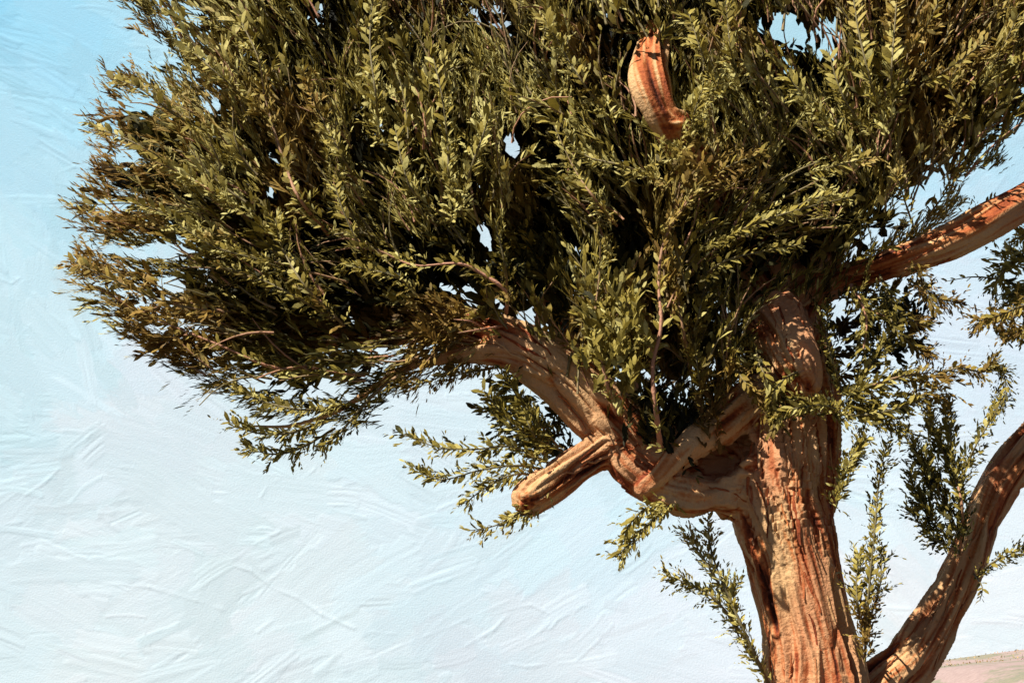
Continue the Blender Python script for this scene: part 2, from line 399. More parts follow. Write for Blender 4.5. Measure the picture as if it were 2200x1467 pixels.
def build_wood():
    vox = 0.0125
    lo = np.array([-2.3, -1.0, -0.15]); hi = np.array([3.75, 0.95, 5.2])
    N = np.ceil((hi - lo) / vox).astype(int)
    Fld = np.full(N, 0.25, np.float32)
    kb = 0.04
    def carve():
        # the deep dark hollow between the fork's strands
        for q_, (hx, hy, rr) in enumerate([(1478, 1018, 0.055), (1512, 1008, 0.085), (1548, 990, 0.105), (1582, 965, 0.085), (1520, 975, 0.08)]):
            a, b = at(hx, hy, -0.5), at(hx + 12, hy - 8, -0.05)
            j0 = np.clip(((np.minimum(a, b) - 0.2 - lo) / vox).astype(int), 0, N); j1 = np.clip(((np.maximum(a, b) + 0.2 - lo) / vox).astype(int), 0, N)
            X, Y, Z = np.meshgrid(*[lo[q] + vox * np.arange(j0[q], j1[q]) for q in range(3)], indexing='ij')
            d = b - a; t = np.clip(((X - a[0]) * d[0] + (Y - a[1]) * d[1] + (Z - a[2]) * d[2]) / (d @ d), 0, 1)
            dist = np.sqrt((X - a[0] - t * d[0]) ** 2 + (Y - a[1] - t * d[1]) ** 2 + (Z - a[2] - t * d[2]) ** 2) - rr + 0.05 * (noise3(X * 14, Y * 9, Z * 14, 60 + q_) - 0.5)
            sl = tuple(slice(j0[q], j1[q]) for q in range(3)); f = Fld[sl]; h = np.clip(0.5 - 0.5 * (f + dist) / 0.03, 0, 1)
            Fld[sl] = f * (1 - h) - dist * h + 0.03 * h * (1 - h)
    for li, (nm, P, r) in enumerate(WOOD):
        if li == 5: carve()
        bl, bh = P.min(0) - r.max() - 0.16, P.max(0) + r.max() + 0.16
        i0 = np.clip(((bl - lo) / vox).astype(int), 0, N - 1); i1 = np.clip(((bh - lo) / vox).astype(int) + 1, 1, N)
        D = np.full(i1 - i0, 0.25, np.float32)
        for k in range(len(P) - 1):
            a, b, ra, rb = P[k], P[k + 1], r[k], r[k + 1]
            m = max(ra, rb) + 0.15
            j0 = np.clip(((np.minimum(a, b) - m - lo) / vox).astype(int), i0, i1 - 1); j1 = np.clip(((np.maximum(a, b) + m - lo) / vox).astype(int) + 1, i0 + 1, i1)
            xs = [lo[q] + vox * np.arange(j0[q], j1[q], dtype=np.float32) for q in range(3)]
            X, Y, Z = np.meshgrid(*[x.astype(np.float32) for x in xs], indexing='ij')
            d = (b - a).astype(np.float32); L2 = float(d @ d) + 1e-9
            t = np.clip(((X - a[0]) * d[0] + (Y - a[1]) * d[1] + (Z - a[2]) * d[2]) / L2, 0, 1)
            dist = np.sqrt((X - a[0] - t * d[0]) ** 2 + (Y - a[1] - t * d[1]) ** 2 + (Z - a[2] - t * d[2]) ** 2) - (ra + (rb - ra) * t)
            sl = tuple(slice(j0[q] - i0[q], j1[q] - i0[q]) for q in range(3))
            D[sl] = np.minimum(D[sl], dist)
        sl = tuple(slice(i0[q], i1[q]) for q in range(3))
        f = Fld[sl]; h = np.clip(0.5 + 0.5 * (f - D) / kb, 0, 1)
        Fld[sl] = f * (1 - h) + D * h - kb * h * (1 - h)
    # surface nets
    ins = Fld < 0
    c = np.zeros(N - 1, np.int8)
    for dx in (0, 1):
        for dy in (0, 1):
            for dz in (0, 1):
                c += ins[dx:N[0] - 1 + dx, dy:N[1] - 1 + dy, dz:N[2] - 1 + dz]
    act = np.argwhere((c > 0) & (c < 8))
    vid = np.full(N - 1, -1, np.int32); vid[tuple(act.T)] = np.arange(len(act))
    acc = np.zeros((len(act), 3)); cnt = np.zeros(len(act))
    corners = [(0,0,0),(1,0,0),(0,1,0),(1,1,0),(0,0,1),(1,0,1),(0,1,1),(1,1,1)]
    val = [Fld[act[:, 0] + a, act[:, 1] + b, act[:, 2] + d] for a, b, d in corners]
    for i in range(8):
        for ax in range(3):
            if corners[i][ax] == 0:
                cj = list(corners[i]); cj[ax] = 1; j = corners.index(tuple(cj))
                v0, v1 = val[i], val[j]; s = (v0 < 0) != (v1 < 0)
                t = np.where(s, v0 / np.where(s, v0 - v1, 1), 0)
                p = np.array(corners[i], float)[None].repeat(len(act), 0); p[:, ax] += t
                acc += p * s[:, None]; cnt += s
    V = lo + vox * (act + acc / cnt[:, None])
    faces = []
    for ax in range(3):
        o1, o2 = [(1, 2), (2, 0), (0, 1)][ax]
        sl0 = [slice(1, N[q] - 1) for q in range(3)]; sl0[ax] = slice(0, N[ax] - 1)
        sl1 = [slice(1, N[q] - 1) for q in range(3)]; sl1[ax] = slice(1, N[ax])
        A, B = ins[tuple(sl0)], ins[tuple(sl1)]
        for flip, msk in ((False, A & ~B), (True, ~A & B)):
            e = np.argwhere(msk) + 1; e[:, ax] -= 1
            def cell(d1, d2):
                q = e.copy(); q[:, o1] += d1; q[:, o2] += d2; return vid[tuple(q.T)]
            qd = np.stack([cell(-1, -1), cell(0, -1), cell(0, 0), cell(-1, 0)], 1)
            faces.append(qd[:, ::-1] if flip else qd)
    F = np.vstack(faces); F = F[(F >= 0).all(1)]
    def laplace(V, F, it, lam):
        E = np.vstack([F[:, [0, 1]], F[:, [1, 2]], F[:, [2, 3]], F[:, [3, 0]]])
        for _ in range(it):
            s = np.zeros_like(V); n = np.zeros(len(V))
            for q in range(3):
                s[:, q] = np.bincount(E[:, 0], V[E[:, 1], q], len(V)) + np.bincount(E[:, 1], V[E[:, 0], q], len(V))
            n = np.bincount(E[:, 0], minlength=len(V)) + np.bincount(E[:, 1], minlength=len(V))
            V = V * (1 - lam) + lam * s / np.maximum(n, 1)[:, None]
        return V
    V = laplace(V, F, 2, 0.5)
    # one level of linear subdivision
    E = np.sort(np.vstack([F[:, [0, 1]], F[:, [1, 2]], F[:, [2, 3]], F[:, [3, 0]]]), 1)
    ue, inv = np.unique(E[:, 0].astype(np.int64) * len(V) + E[:, 1], return_inverse=True)
    inv = inv.reshape(-1)
    em = (V[ue // len(V)] + V[ue % len(V)]) / 2; fc = V[F].mean(1)
    nV, nE, nF = len(V), len(em), len(F)
    ee = inv.reshape(4, nF) + nV; fi = np.arange(nF) + nV + nE
    V = np.vstack([V, em, fc])
    F = np.vstack([np.stack([F[:, i], ee[i], fi, ee[i - 1]], 1) for i in range(4)])
    V = laplace(V, F, 1, 0.5)
    def normals(V, F):
        n = np.cross(V[F[:, 2]] - V[F[:, 0]], V[F[:, 3]] - V[F[:, 1]]); o = np.zeros_like(V)
        for i in range(4):
            for q in range(3): o[:, q] += np.bincount(F[:, i], n[:, q], len(V))
        return o / (np.linalg.norm(o, axis=1, keepdims=True) + 1e-12)
    Nn = normals(V, F)
    # where each vertex lies along which limb
    nl = len(WOOD); Dm = np.full((nl, len(V)), 9.0, np.float32); disp = np.zeros(len(V)); stk = np.zeros(len(V)); wsum = np.zeros(len(V)); loc = []
    for li, (nm, P, r) in enumerate(WOOD):
        m = r.max() + 0.3
        sel = np.where(((V > P.min(0) - m) & (V < P.max(0) + m)).all(1))[0]
        Q = V[sel]; best = np.full(len(sel), 9.0); bs = np.zeros(len(sel)); bu = np.zeros((len(sel), 2)); br = np.zeros(len(sel))
        cum = 0.0; T = P[1] - P[0]; T /= np.linalg.norm(T); U = np.cross(T, (0.3, 1, 0.1)); U /= np.linalg.norm(U)
        for k in range(len(P) - 1):
            a, d = P[k], P[k + 1] - P[k]; L = np.linalg.norm(d); T = d / L
            U = U - T * (U @ T); U /= np.linalg.norm(U); W = np.cross(T, U)
            t = np.clip(((Q - a) @ d) / L ** 2, 0, 1); rel = Q - a - t[:, None] * d
            dd = np.linalg.norm(rel, axis=1) - (r[k] + (r[k + 1] - r[k]) * t)
            up = dd < best
            best = np.where(up, dd, best); bs = np.where(up, cum + t * L, bs); br = np.where(up, r[k] + (r[k + 1] - r[k]) * t, br)
            bu[up] = np.stack([rel @ U, rel @ W], 1)[up]; cum += L
        Dm[li, sel] = best; loc.append((sel, bs, bu, br))
    dmin = Dm.min(0); own = Dm.argmin(0)
    for li, (sel, bs, bu, br) in enumerate(loc):
        w = np.exp(-(Dm[li, sel] - dmin[sel]) / 0.022); ok = w > 0.02
        s_, w, bs, bu, br = sel[ok], w[ok], bs[ok], bu[ok], br[ok]
        tw = 0.55 * bs + 0.25 * np.sin(bs * 2.1 + li)
        ca, sa = np.cos(tw), np.sin(tw)
        x, y = bu[:, 0] * ca - bu[:, 1] * sa, bu[:, 0] * sa + bu[:, 1] * ca
        th = np.arctan2(y, x); k = np.maximum(br, 0.02)
        wx = x + 0.02 * (noise3(x * 6, y * 6, bs * 3.5, 31 + li) - 0.5); wy = y + 0.02 * (noise3(x * 6, y * 6, bs * 3.5, 51 + li) - 0.5)
        lob = noise3(np.cos(th) * 1.5 + 9, np.sin(th) * 1.5, bs * 0.9, 33 + li) - 0.5
        n1 = noise3(wx * 17, wy * 17, bs * 1.7, 34 + li); n2 = noise3(wx * 38, wy * 38, bs * 2.3, 35 + li); n3 = noise3(wx * 105, wy * 105, bs * 5, 36 + li)
        r1 = 1 - np.abs(2 * n1 - 1); r2 = 1 - np.abs(2 * n2 - 1)
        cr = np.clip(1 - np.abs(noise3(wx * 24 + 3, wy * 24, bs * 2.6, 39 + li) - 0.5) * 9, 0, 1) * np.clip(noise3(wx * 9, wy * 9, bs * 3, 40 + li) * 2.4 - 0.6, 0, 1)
        cb = np.clip(1 - np.abs(noise3(wx * 11, wy * 11, bs * 7.5, 41 + li) - 0.5) * 11, 0, 1)
        ds = -np.minimum(k * 0.22, 0.020) * np.clip(cr + 0.2 * cb * cr + 0.04 * cb, 0, 1.2) + 0.16 * k * lob * 1.4 + np.minimum(k * 0.45, 0.046) * (r1 ** 1.3 - 0.55) + np.minimum(k * 0.2, 0.013) * (r2 - 0.5) + 0.003 * (n3 - 0.5)
        kn = noise3(x * 5, y * 5, bs * 4, 37 + li); ds += np.minimum(k * 0.3, 0.025) * np.clip((kn - 0.62) * 3, 0, 1)
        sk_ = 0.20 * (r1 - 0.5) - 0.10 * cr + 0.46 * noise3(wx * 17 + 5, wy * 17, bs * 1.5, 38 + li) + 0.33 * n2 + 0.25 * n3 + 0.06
        disp[s_] += w * ds; stk[s_] += w * sk_; wsum[s_] += w
    disp /= np.maximum(wsum, 1e-6); stk /= np.maximum(wsum, 1e-6)
    V = V + Nn * disp[:, None]
    Nn = normals(V, F)
    pat = np.clip((noise3(V[:, 0] * 4.5, V[:, 1] * 4.5, V[:, 2] * 2.2, 44) - 0.5) * 3.5, 0, 1) * 0.6
    fo = own[F[:, 2]]
    out = []
    for li, (nm, P, r) in enumerate(WOOD):
        f = F[fo == li]
        if len(f) == 0: continue
        u, inv = np.unique(f, return_inverse=True)
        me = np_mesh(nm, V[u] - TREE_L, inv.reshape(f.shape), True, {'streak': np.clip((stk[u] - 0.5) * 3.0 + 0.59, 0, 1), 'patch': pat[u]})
        me.normals_split_custom_set_from_vertices(Nn[u].tolist())
        o = link(nm, me, M_BARK, tree); out.append(o)
    # loose strips of bark lying on the wood, ends lifting
    from mathutils.bvhtree import BVHTree
    tree_b = BVHTree.FromPolygons(V.tolist(), F.tolist())
    made = 0
    for li, cnt in ((0, 90), (1, 30), (3, 12), (6, 10), (7, 26), (8, 30)):
        nm, P, r = WOOD[li]
        for _ in range(cnt):
            k0 = rng.integers(1 if li else 8, max(3, int(len(P) * (0.62 if li else 0.55))))
            T = unit(P[min(k0 + 1, len(P) - 1)] - P[k0 - 1]); sd = unit(np.cross(T, (0, 1, 0))); fr_ = unit(np.cross(sd, T)); fr_ = fr_ * (-1 if fr_[1] > 0 else 1)
            ph = rng.uniform(-1.2, 1.2); out_d = fr_ * math.cos(ph) + sd * math.sin(ph); side = unit(np.cross(T, out_d))
            Ln, Wd = rng.uniform(0.08, 0.28), rng.uniform(0.008, 0.02); m = 7; VV = []
            start = P[k0] + out_d * r[k0]; dr = unit(T + side * rng.normal(0, 0.12)); ok = True
            lift = rng.uniform(0.004, 0.022); e0 = rng.integers(0, 2)
            for j in range(m):
                t = j / (m - 1); q = start + dr * Ln * (t - 0.5)
                co, no, fi, ds_ = tree_b.find_nearest(Vector(q), 0.2)
                if co is None: ok = False; break
                no = np.array(no); co = np.array(co)
                up_ = 0.003 + lift * (t if e0 else 1 - t) ** 3
                w_ = Wd * (0.35 + 0.65 * math.sin(math.pi * (0.12 + 0.8 * t))) * rng.uniform(0.8, 1.2)
                sdv = unit(np.cross(no, dr))
                VV += [co - sdv * w_ / 2 + no * (up_ - 0.002), co + no * (up_ + 0.004), co + sdv * w_ / 2 + no * (up_ - 0.002)]
            if not ok: continue
            f = [];
            for j in range(m - 1):
                for q in (0, 1): f.append((j * 3 + q, j * 3 + q + 1, j * 3 + q + 4, j * 3 + q + 3))
            VV = np.array(VV); sv = rng.uniform(0.3, 0.95)
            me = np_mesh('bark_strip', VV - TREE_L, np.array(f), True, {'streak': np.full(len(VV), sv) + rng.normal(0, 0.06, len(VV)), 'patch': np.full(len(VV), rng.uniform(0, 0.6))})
            link('bark_strip', me, M_BARK, out[li]); made += 1
    return out
def unit(v): return v / (np.linalg.norm(v, axis=-1, keepdims=True) + 1e-9)
build_wood()

# ------------------------------------------------------------------ the tree: foliage
LEAF_XY = np.array([(0, 0), (0.28, -0.40), (0.28, 0.40), (0.70, -0.42), (0.70, 0.42), (1, 0)])
LEAF_F = np.array([(0, 2, 1), (1, 2, 4), (1, 4, 3), (3, 4, 5)])
def leaf_verts(P, D, Nm, L, W, bend):
    B = np.cross(Nm, D); B /= np.linalg.norm(B, axis=1, keepdims=True) + 1e-9
    Nm = np.cross(D, B)
    x = LEAF_XY[:, 0]; y = LEAF_XY[:, 1]
    V = P[:, None] + D[:, None] * (L[:, None] * x)[..., None] + B[:, None] * (W[:, None] * y)[..., None]
    V = V + Nm[:, None] * (L[:, None] * (bend[:, None] * (x ** 2) + 0.22 * np.abs(y) * (W / L)[:, None]))[..., None]
    return V
def unit(v): return v / (np.linalg.norm(v, axis=-1, keepdims=True) + 1e-9)

FLOW = np.array([(250,650,-1,-.3),(300,600,-1,-.35),(350,480,-1,-.5),(230,300,-.8,-.55),(300,250,-.8,-.6),(450,80,-.65,-.8),(600,700,-1,-.3),(600,830,-1,-.05),(600,930,-1,.35),(430,740,-1,-.35),
  (600,300,-.5,-1),(700,450,-.65,-.75),(800,200,-.25,-1),(880,420,-.5,-.85),(950,250,-.02,-1),(1010,380,.15,-1),(1100,100,-.35,-1),(1250,250,-.6,-.8),(1300,420,-.75,-.6),(1180,560,-.4,-.9),(900,620,-.8,-.5),(800,560,-.8,-.6),
  (1430,250,-.3,-1),(1500,150,.1,-1),(1300,720,-.1,-1),(1420,620,.05,-1),(1550,450,.6,-.75),(1650,480,.9,-.4),(1500,560,.4,-.9),(1760,350,-.6,-.75),(1850,200,-.15,-1),(1900,250,.1,-1),(2050,200,.6,-.8),(2150,100,.45,-.85),(1600,250,-.45,-.9),(1700,150,-.35,-.95),
  (2020,1050,-.25,-1),(1900,800,.9,-.25),(2050,800,.9,.0),(1950,650,.5,-.6),(2150,600,.8,.25),(2150,800,.1,1),(1760,860,.3,.7),(1660,830,-.2,.8),(1780,560,.3,-.8),(1350,850,0,-1),(1500,830,.1,-1),(1050,960,-.9,.2),(950,800,-.6,.5)], float)
def flow_dir(px, py):
    d = (px[:, None] - FLOW[:, 0]) ** 2 + (py[:, None] - FLOW[:, 1]) ** 2
    w = 1 / (d + 40 ** 2) ** 1.7
    return unit(np.stack([(w * FLOW[:, 2]).sum(1), (w * FLOW[:, 3]).sum(1)], 1))
CROWN = np.array([(150,-260),(235,-90),(290,0),(370,62),(430,130),(425,190),(360,200),(290,150),(222,200),(205,270),(225,340),(180,400),(160,460),(230,498),(340,540),(405,600),(330,592),(240,562),(165,560),(180,620),(240,685),(330,745),(420,790),(500,830),(570,880),(650,905),(730,890),(790,840),(850,800),(900,790),(1000,760),(1100,740),(1180,745),(1250,800),(1320,880),(1400,915),(1480,890),(1560,830),(1600,720),(1690,610),(1800,560),(1900,535),(1990,480),(2070,400),(2150,330),(2210,240),(2330,120),(2420,-100),(2300,-260)], float)
def in_poly(px, py, poly):
    c = np.zeros(px.shape, bool); j = len(poly) - 1
    for i in range(len(poly)):
        xi, yi = poly[i]; xj, yj = poly[j]
        c ^= ((yi > py) != (yj > py)) & (px < (xj - xi) * (py - yi) / (yj - yi + 1e-12) + xi); j = i
    return c
HOLES = np.array([(1100,315,26,40,.95),(1160,490,16,34,.95),(1040,512,24,34,.95),(1008,622,16,18,.9),(1132,682,24,20,1),(365,612,36,20,1),(590,330,16,34,.8),(585,410,20,34,.8),(1690,60,70,46,.95),(1775,90,55,65,.7),(1065,40,60,60,.6),(1215,500,14,10,.9),(980,30,55,70,.3),(1120,110,60,60,.25),(1710,140,55,70,.35),(1810,50,60,80,.3),(880,10,40,50,.3),
   (1990,400,46,55,.75),(1950,440,34,40,.7),(2120,400,60,45,.97),(330,540,120,20,.85),(290,340,60,22,.7),(300,225,55,25,.7),(240,440,60,14,.6),(400,700,60,12,.5),(470,230,40,16,.5),(560,820,60,14,.6),(680,20,26,40,.6),(960,615,14,16,.8),(2200,300,70,50,.8),(1235,545,16,24,.6),(1185,330,14,20,.7)])
def hole_keep(px, py):
    k = np.ones(len(px), bool)
    for x, y, a, b, p in HOLES:
        q = ((px - x) / a) ** 2 + ((py - y) / b) ** 2
        k &= ~((q < 0.05 + 1.1 * noise3(px / 11, py / 17, x, 92)) & (rng.random(len(px)) < p))
    return k

def sprig_leaves(px, py, Y, dx, dy, ln, tilt, nleaf, lsize, tint0, curl, spread=0.75):
    """many sprigs at once; returns leaf arrays (all leaves of all sprigs) and stem end points"""
    n = len(px)
    t = (np.arange(nleaf)[None] + rng.random((n, nleaf))) / nleaf
    ang = np.arctan2(dy, dx)[:, None] + curl[:, None] * t
    # position along a curved stem, in photo pixels around the sprig, lifted to its depth
    sx = px[:, None] + ln[:, None] * t * np.cos(ang); sy = py[:, None] + ln[:, None] * t * np.sin(ang)
    sY = Y[:, None] + tilt[:, None] * t
    P = at(sx, sy, sY)
    e = 2.0
    P2 = at(sx + e * np.cos(ang), sy + e * np.sin(ang), sY + tilt[:, None] * e / ln[:, None])
    T = unit(P2 - P)
    R = unit(rng.normal(size=T.shape)); R = unit(R - T * (R * T).sum(-1, keepdims=True))
    sp = spread * rng.uniform(0.55, 1.25, (n, nleaf, 1)) * (1 - 0.45 * t[..., None])
    D = unit(T + R * sp)
    up = np.array([-0.25, -0.75, 0.6]) + rng.normal(0, 0.55, T.shape)
    Nm = unit(up - D * (up * D).sum(-1, keepdims=True))
    L = lsize[:, None] * rng.uniform(0.45, 1.45, (n, nleaf)) * (1 - 0.3 * t)
    tint = np.clip(tint0[:, None] + rng.normal(0, 0.17, (n, nleaf)), 0, 1)
    f = lambda a: a.reshape(-1, *a.shape[2:])
    return f(P), f(D), f(Nm), f(L), f(tint), f(np.broadcast_to(t, (n, nleaf)))

def dryness(P, px):
    z = noise3(P[:, 0] * 2.6, P[:, 1] * 2.6, P[:, 2] * 2.6, 71)
    left = np.clip((900 - px) / 700, 0, 1)
    return np.clip((z - 0.56 + 0.08 * left) * 5, 0, 1) * (0.55 + 0.15 * left)

acc_leaf = []
def add_leaves(P, D, Nm, L, tint, ratio, cut=True, poly=None):
    px, py = to_px(P + D * L[:, None] * 0.7)
    k = np.ones(len(P), bool)
    if cut:
        for q in (0.0, 0.5, 1.0): k &= hole_keep(*to_px(P + D * L[:, None] * q))
        k &= ~((((px - 1416 - (py - 222) * 0.35) / 44) ** 2 + ((py - 232) / 74) ** 2 < 0.45 + 0.9 * noise3(px / 14, py / 14, 0, 93)) & (P[:, 1] < -0.3))      # bare bough in front
        k &= ~((((px - 1690) / 62) ** 2 + ((py - 730) / 100) ** 2 < 1) & (P[:, 1] < -0.1))
    P, D, Nm, L, tint, px = P[k], D[k], Nm[k], L[k], tint[k], px[k]
    W = L * ratio * rng.uniform(0.75, 1.25, len(L))
    V = leaf_verts(P, D, Nm, L, W, rng.uniform(-0.30, 0.05, len(L)))
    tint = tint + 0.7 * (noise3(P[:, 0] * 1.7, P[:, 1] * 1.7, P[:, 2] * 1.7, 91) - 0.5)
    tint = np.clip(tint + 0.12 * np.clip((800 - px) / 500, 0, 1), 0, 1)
    acc_leaf.append((V, tint, dryness(P, px)))

FRONT = np.array([(200,450,-.25),(300,250,-.3),(350,650,-.3),(600,300,-.55),(600,650,-.42),(600,930,-.3),(800,800,-.3),(800,500,-.42),(930,480,-.4),(1050,640,-.3),(950,600,-.4),(1000,330,-.62),(1000,720,-.3),(1210,640,-.74),(1170,540,-.74),(1180,735,-.36),(1300,780,-.42),(1300,850,-.3),(1250,380,-.64),(1400,620,-.42),(1360,540,-.5),(1500,750,-.3),(1450,450,-.5),(1600,450,-.5),(1570,620,-.48),(1500,570,-.45),(1700,580,-.25),(1850,250,-.5),(1900,480,-.26),(2030,420,-.2),(2100,150,-.35),(1300,70,-.5),(1150,50,-.65),(1600,50,-.55),(600,0,-.5),(1200,-250,-.5),(300,-150,-.4),(2200,-100,-.35)])
def front_of(px, py):
    """how far the crown bulges toward the viewer at a point"""
    d = (px[:, None] - FRONT[:, 0]) ** 2 + (py[:, None] - FRONT[:, 1]) ** 2
    w = 1 / (d + 60 ** 2) ** 1.5
    return (w * FRONT[:, 2]).sum(1) / w.sum(1)

def rim_dist(px, py):
    A = CROWN; B = np.roll(CROWN, -1, 0); d = np.full(px.shape, 1e9)
    for a, b in zip(A, B):
        e = b - a; t = np.clip(((px - a[0]) * e[0] + (py - a[1]) * e[1]) / (e @ e), 0, 1)
        d = np.minimum(d, np.hypot(px - a[0] - t * e[0], py - a[1] - t * e[1]))
    return d
def rim_keep(px, py): return rng.random(len(px)) < np.clip(rim_dist(px, py) / np.where(px < 800, 150, 60), 0.12, 1)
HOLLOW = np.array([(1180,450,75,150),(1010,610,150,60),(850,350,80,45),(1150,600,60,100),(700,520,60,60),(1350,560,40,70),(2000,280,80,60),(1600,620,120,60),(1330,130,60,60),(780,700,110,55),(560,480,40,30),(1750,430,60,45),(1440,750,40,80)], float)
def hollow(px, py): return (((px[:, None] - HOLLOW[:, 0]) / HOLLOW[:, 2]) ** 2 + ((py[:, None] - HOLLOW[:, 1]) / HOLLOW[:, 3]) ** 2 < 1.5).any(1)
def fill(n, lo, hi, ln_rng, leaf_rng, nleaf, ratio, tint_mu, tint_sd, spread):
    """loose foliage through the crown's depth"""
    px = rng.uniform(120, 2400, n * 4); py = rng.uniform(-260, 990, n * 4)
    k = in_poly(px, py, CROWN); k[k] &= rim_keep(px[k], py[k]); k[k] &= rim_dist(px[k], py[k]) > (70 if lo < 0 else 0); px, py = px[k][:n], py[k][:n]
    d = flow_dir(px, py); ln = rng.uniform(*ln_rng, len(px))
    a = rng.normal(0, 0.3, len(px)); dx = d[:, 0] * np.cos(a) - d[:, 1] * np.sin(a); dy = d[:, 0] * np.sin(a) + d[:, 1] * np.cos(a)
    ok = in_poly(px + dx * ln * 0.9, py + dy * ln * 0.9, CROWN); px, py, dx, dy, ln = px[ok], py[ok], dx[ok], dy[ok], ln[ok]
    if lo < 0:
        ok = rim_dist(px + dx * ln, py + dy * ln) > 55; px, py, dx, dy, ln = px[ok], py[ok], dx[ok], dy[ok], ln[ok]
    fr = front_of(px, py); u = rng.random(len(px)); Y = fr * (lo + (hi - lo) * u)
    ls = rng.uniform(*leaf_rng, len(px)); tn = np.clip(rng.normal(tint_mu, tint_sd, len(px)), 0, 1)
    r = sprig_leaves(px, py, Y, dx, dy, ln, rng.normal(-0.02, 0.12, len(px)), nleaf, ls, tn, rng.normal(0, 0.3, len(px)), spread)
    if lo > 0.3:
        q = np.repeat(~(hollow(px, py) | hollow(px + dx * ln * 0.6, py + dy * ln * 0.6)), nleaf); r = tuple(a[q] for a in r)
    add_leaves(*r[:5], ratio)

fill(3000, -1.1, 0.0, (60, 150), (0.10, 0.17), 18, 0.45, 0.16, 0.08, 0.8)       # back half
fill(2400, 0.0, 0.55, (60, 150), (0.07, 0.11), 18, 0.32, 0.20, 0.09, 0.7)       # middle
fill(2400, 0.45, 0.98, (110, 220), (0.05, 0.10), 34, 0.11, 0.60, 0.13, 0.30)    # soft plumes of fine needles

def mass(poly, n, Y0, Y1, tint, leaf=(0.05, 0.085), jit=0.5, ratio=0.38, ln_rng=(45, 110)):
    poly = np.array(poly, float); m = n * 8
    px = rng.uniform(poly[:, 0].min(), poly[:, 0].max(), m); py = rng.uniform(poly[:, 1].min(), poly[:, 1].max(), m)
    k = in_poly(px, py, poly); px, py = px[k][:n], py[k][:n]; n = len(px)
    d = flow_dir(px, py); a = rng.normal(0, jit, n); ln = rng.uniform(*ln_rng, n)
    dx = d[:, 0] * np.cos(a) - d[:, 1] * np.sin(a); dy = d[:, 0] * np.sin(a) + d[:, 1] * np.cos(a)
    r = sprig_leaves(px - dx * ln / 2, py - dy * ln / 2, rng.uniform(Y0, Y1, n), dx, dy, ln, rng.normal(0, 0.06, n), 14, rng.uniform(*leaf, n), np.clip(rng.normal(tint, 0.08, n), 0, 1), rng.normal(0, 0.3, n), 0.7)
    add_leaves(*r[:5], ratio)
mass([(1340,900),(1380,850),(1450,840),(1530,850),(1560,890),(1520,935),(1440,960),(1370,945)], 60, -0.34, -0.14, 0.10)         # leaves tinted near black to imitate the deep shade in the fork
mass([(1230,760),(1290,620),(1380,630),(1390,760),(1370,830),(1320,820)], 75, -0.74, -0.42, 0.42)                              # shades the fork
mass([(1070,810),(1120,800),(1200,890),(1240,960),(1170,990),(1090,950),(1050,880)], 46, -0.02, 0.3, 0.34)
mass([(1790,620),(1890,600),(1970,620),(2010,680),(1960,760),(1880,800),(1810,860),(1775,760)], 60, -0.1, 0.25, 0.30)
mass([(1810,860),(1900,800),(2010,790),(2100,800),(2060,850),(1960,890),(1850,915)], 40, -0.42, -0.15, 0.58, (0.04, 0.065), 0.45, 0.36, (35, 80))
mass([(2120,500),(2260,480),(2300,720),(2180,720),(2100,690),(2150,610)], 50, -0.2, 0.15, 0.55, (0.045, 0.07), 0.5, 0.36, (40, 90))
mass([(1990,950),(2040,900),(2070,1000),(2066,1120),(2040,1170),(1985,1090),(1965,1010)], 36, -0.3, -0.1, 0.52, (0.04, 0.06), 0.3, 0.34, (40, 90))
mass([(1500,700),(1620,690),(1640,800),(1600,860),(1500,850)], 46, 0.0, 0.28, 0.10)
mass([(860,640),(1040,630),(1060,700),(1000,720),(880,730)], 40, -0.5, -0.3, 0.40, (0.045, 0.075))
mass([(1400,290),(1500,280),(1530,350),(1460,390),(1400,350)], 26, -0.75, -0.6, 0.5, (0.045, 0.075), 0.6)
mass([(1400,895),(1480,880),(1550,880),(1560,930),(1520,970),(1470,980),(1420,965)], 44, -0.30, -0.08, 0.16, (0.04, 0.07), 0.8)  # more low-tint leaves, their dark colour standing in for the fork's shade
STEMS = []      # (points, radius, tint)
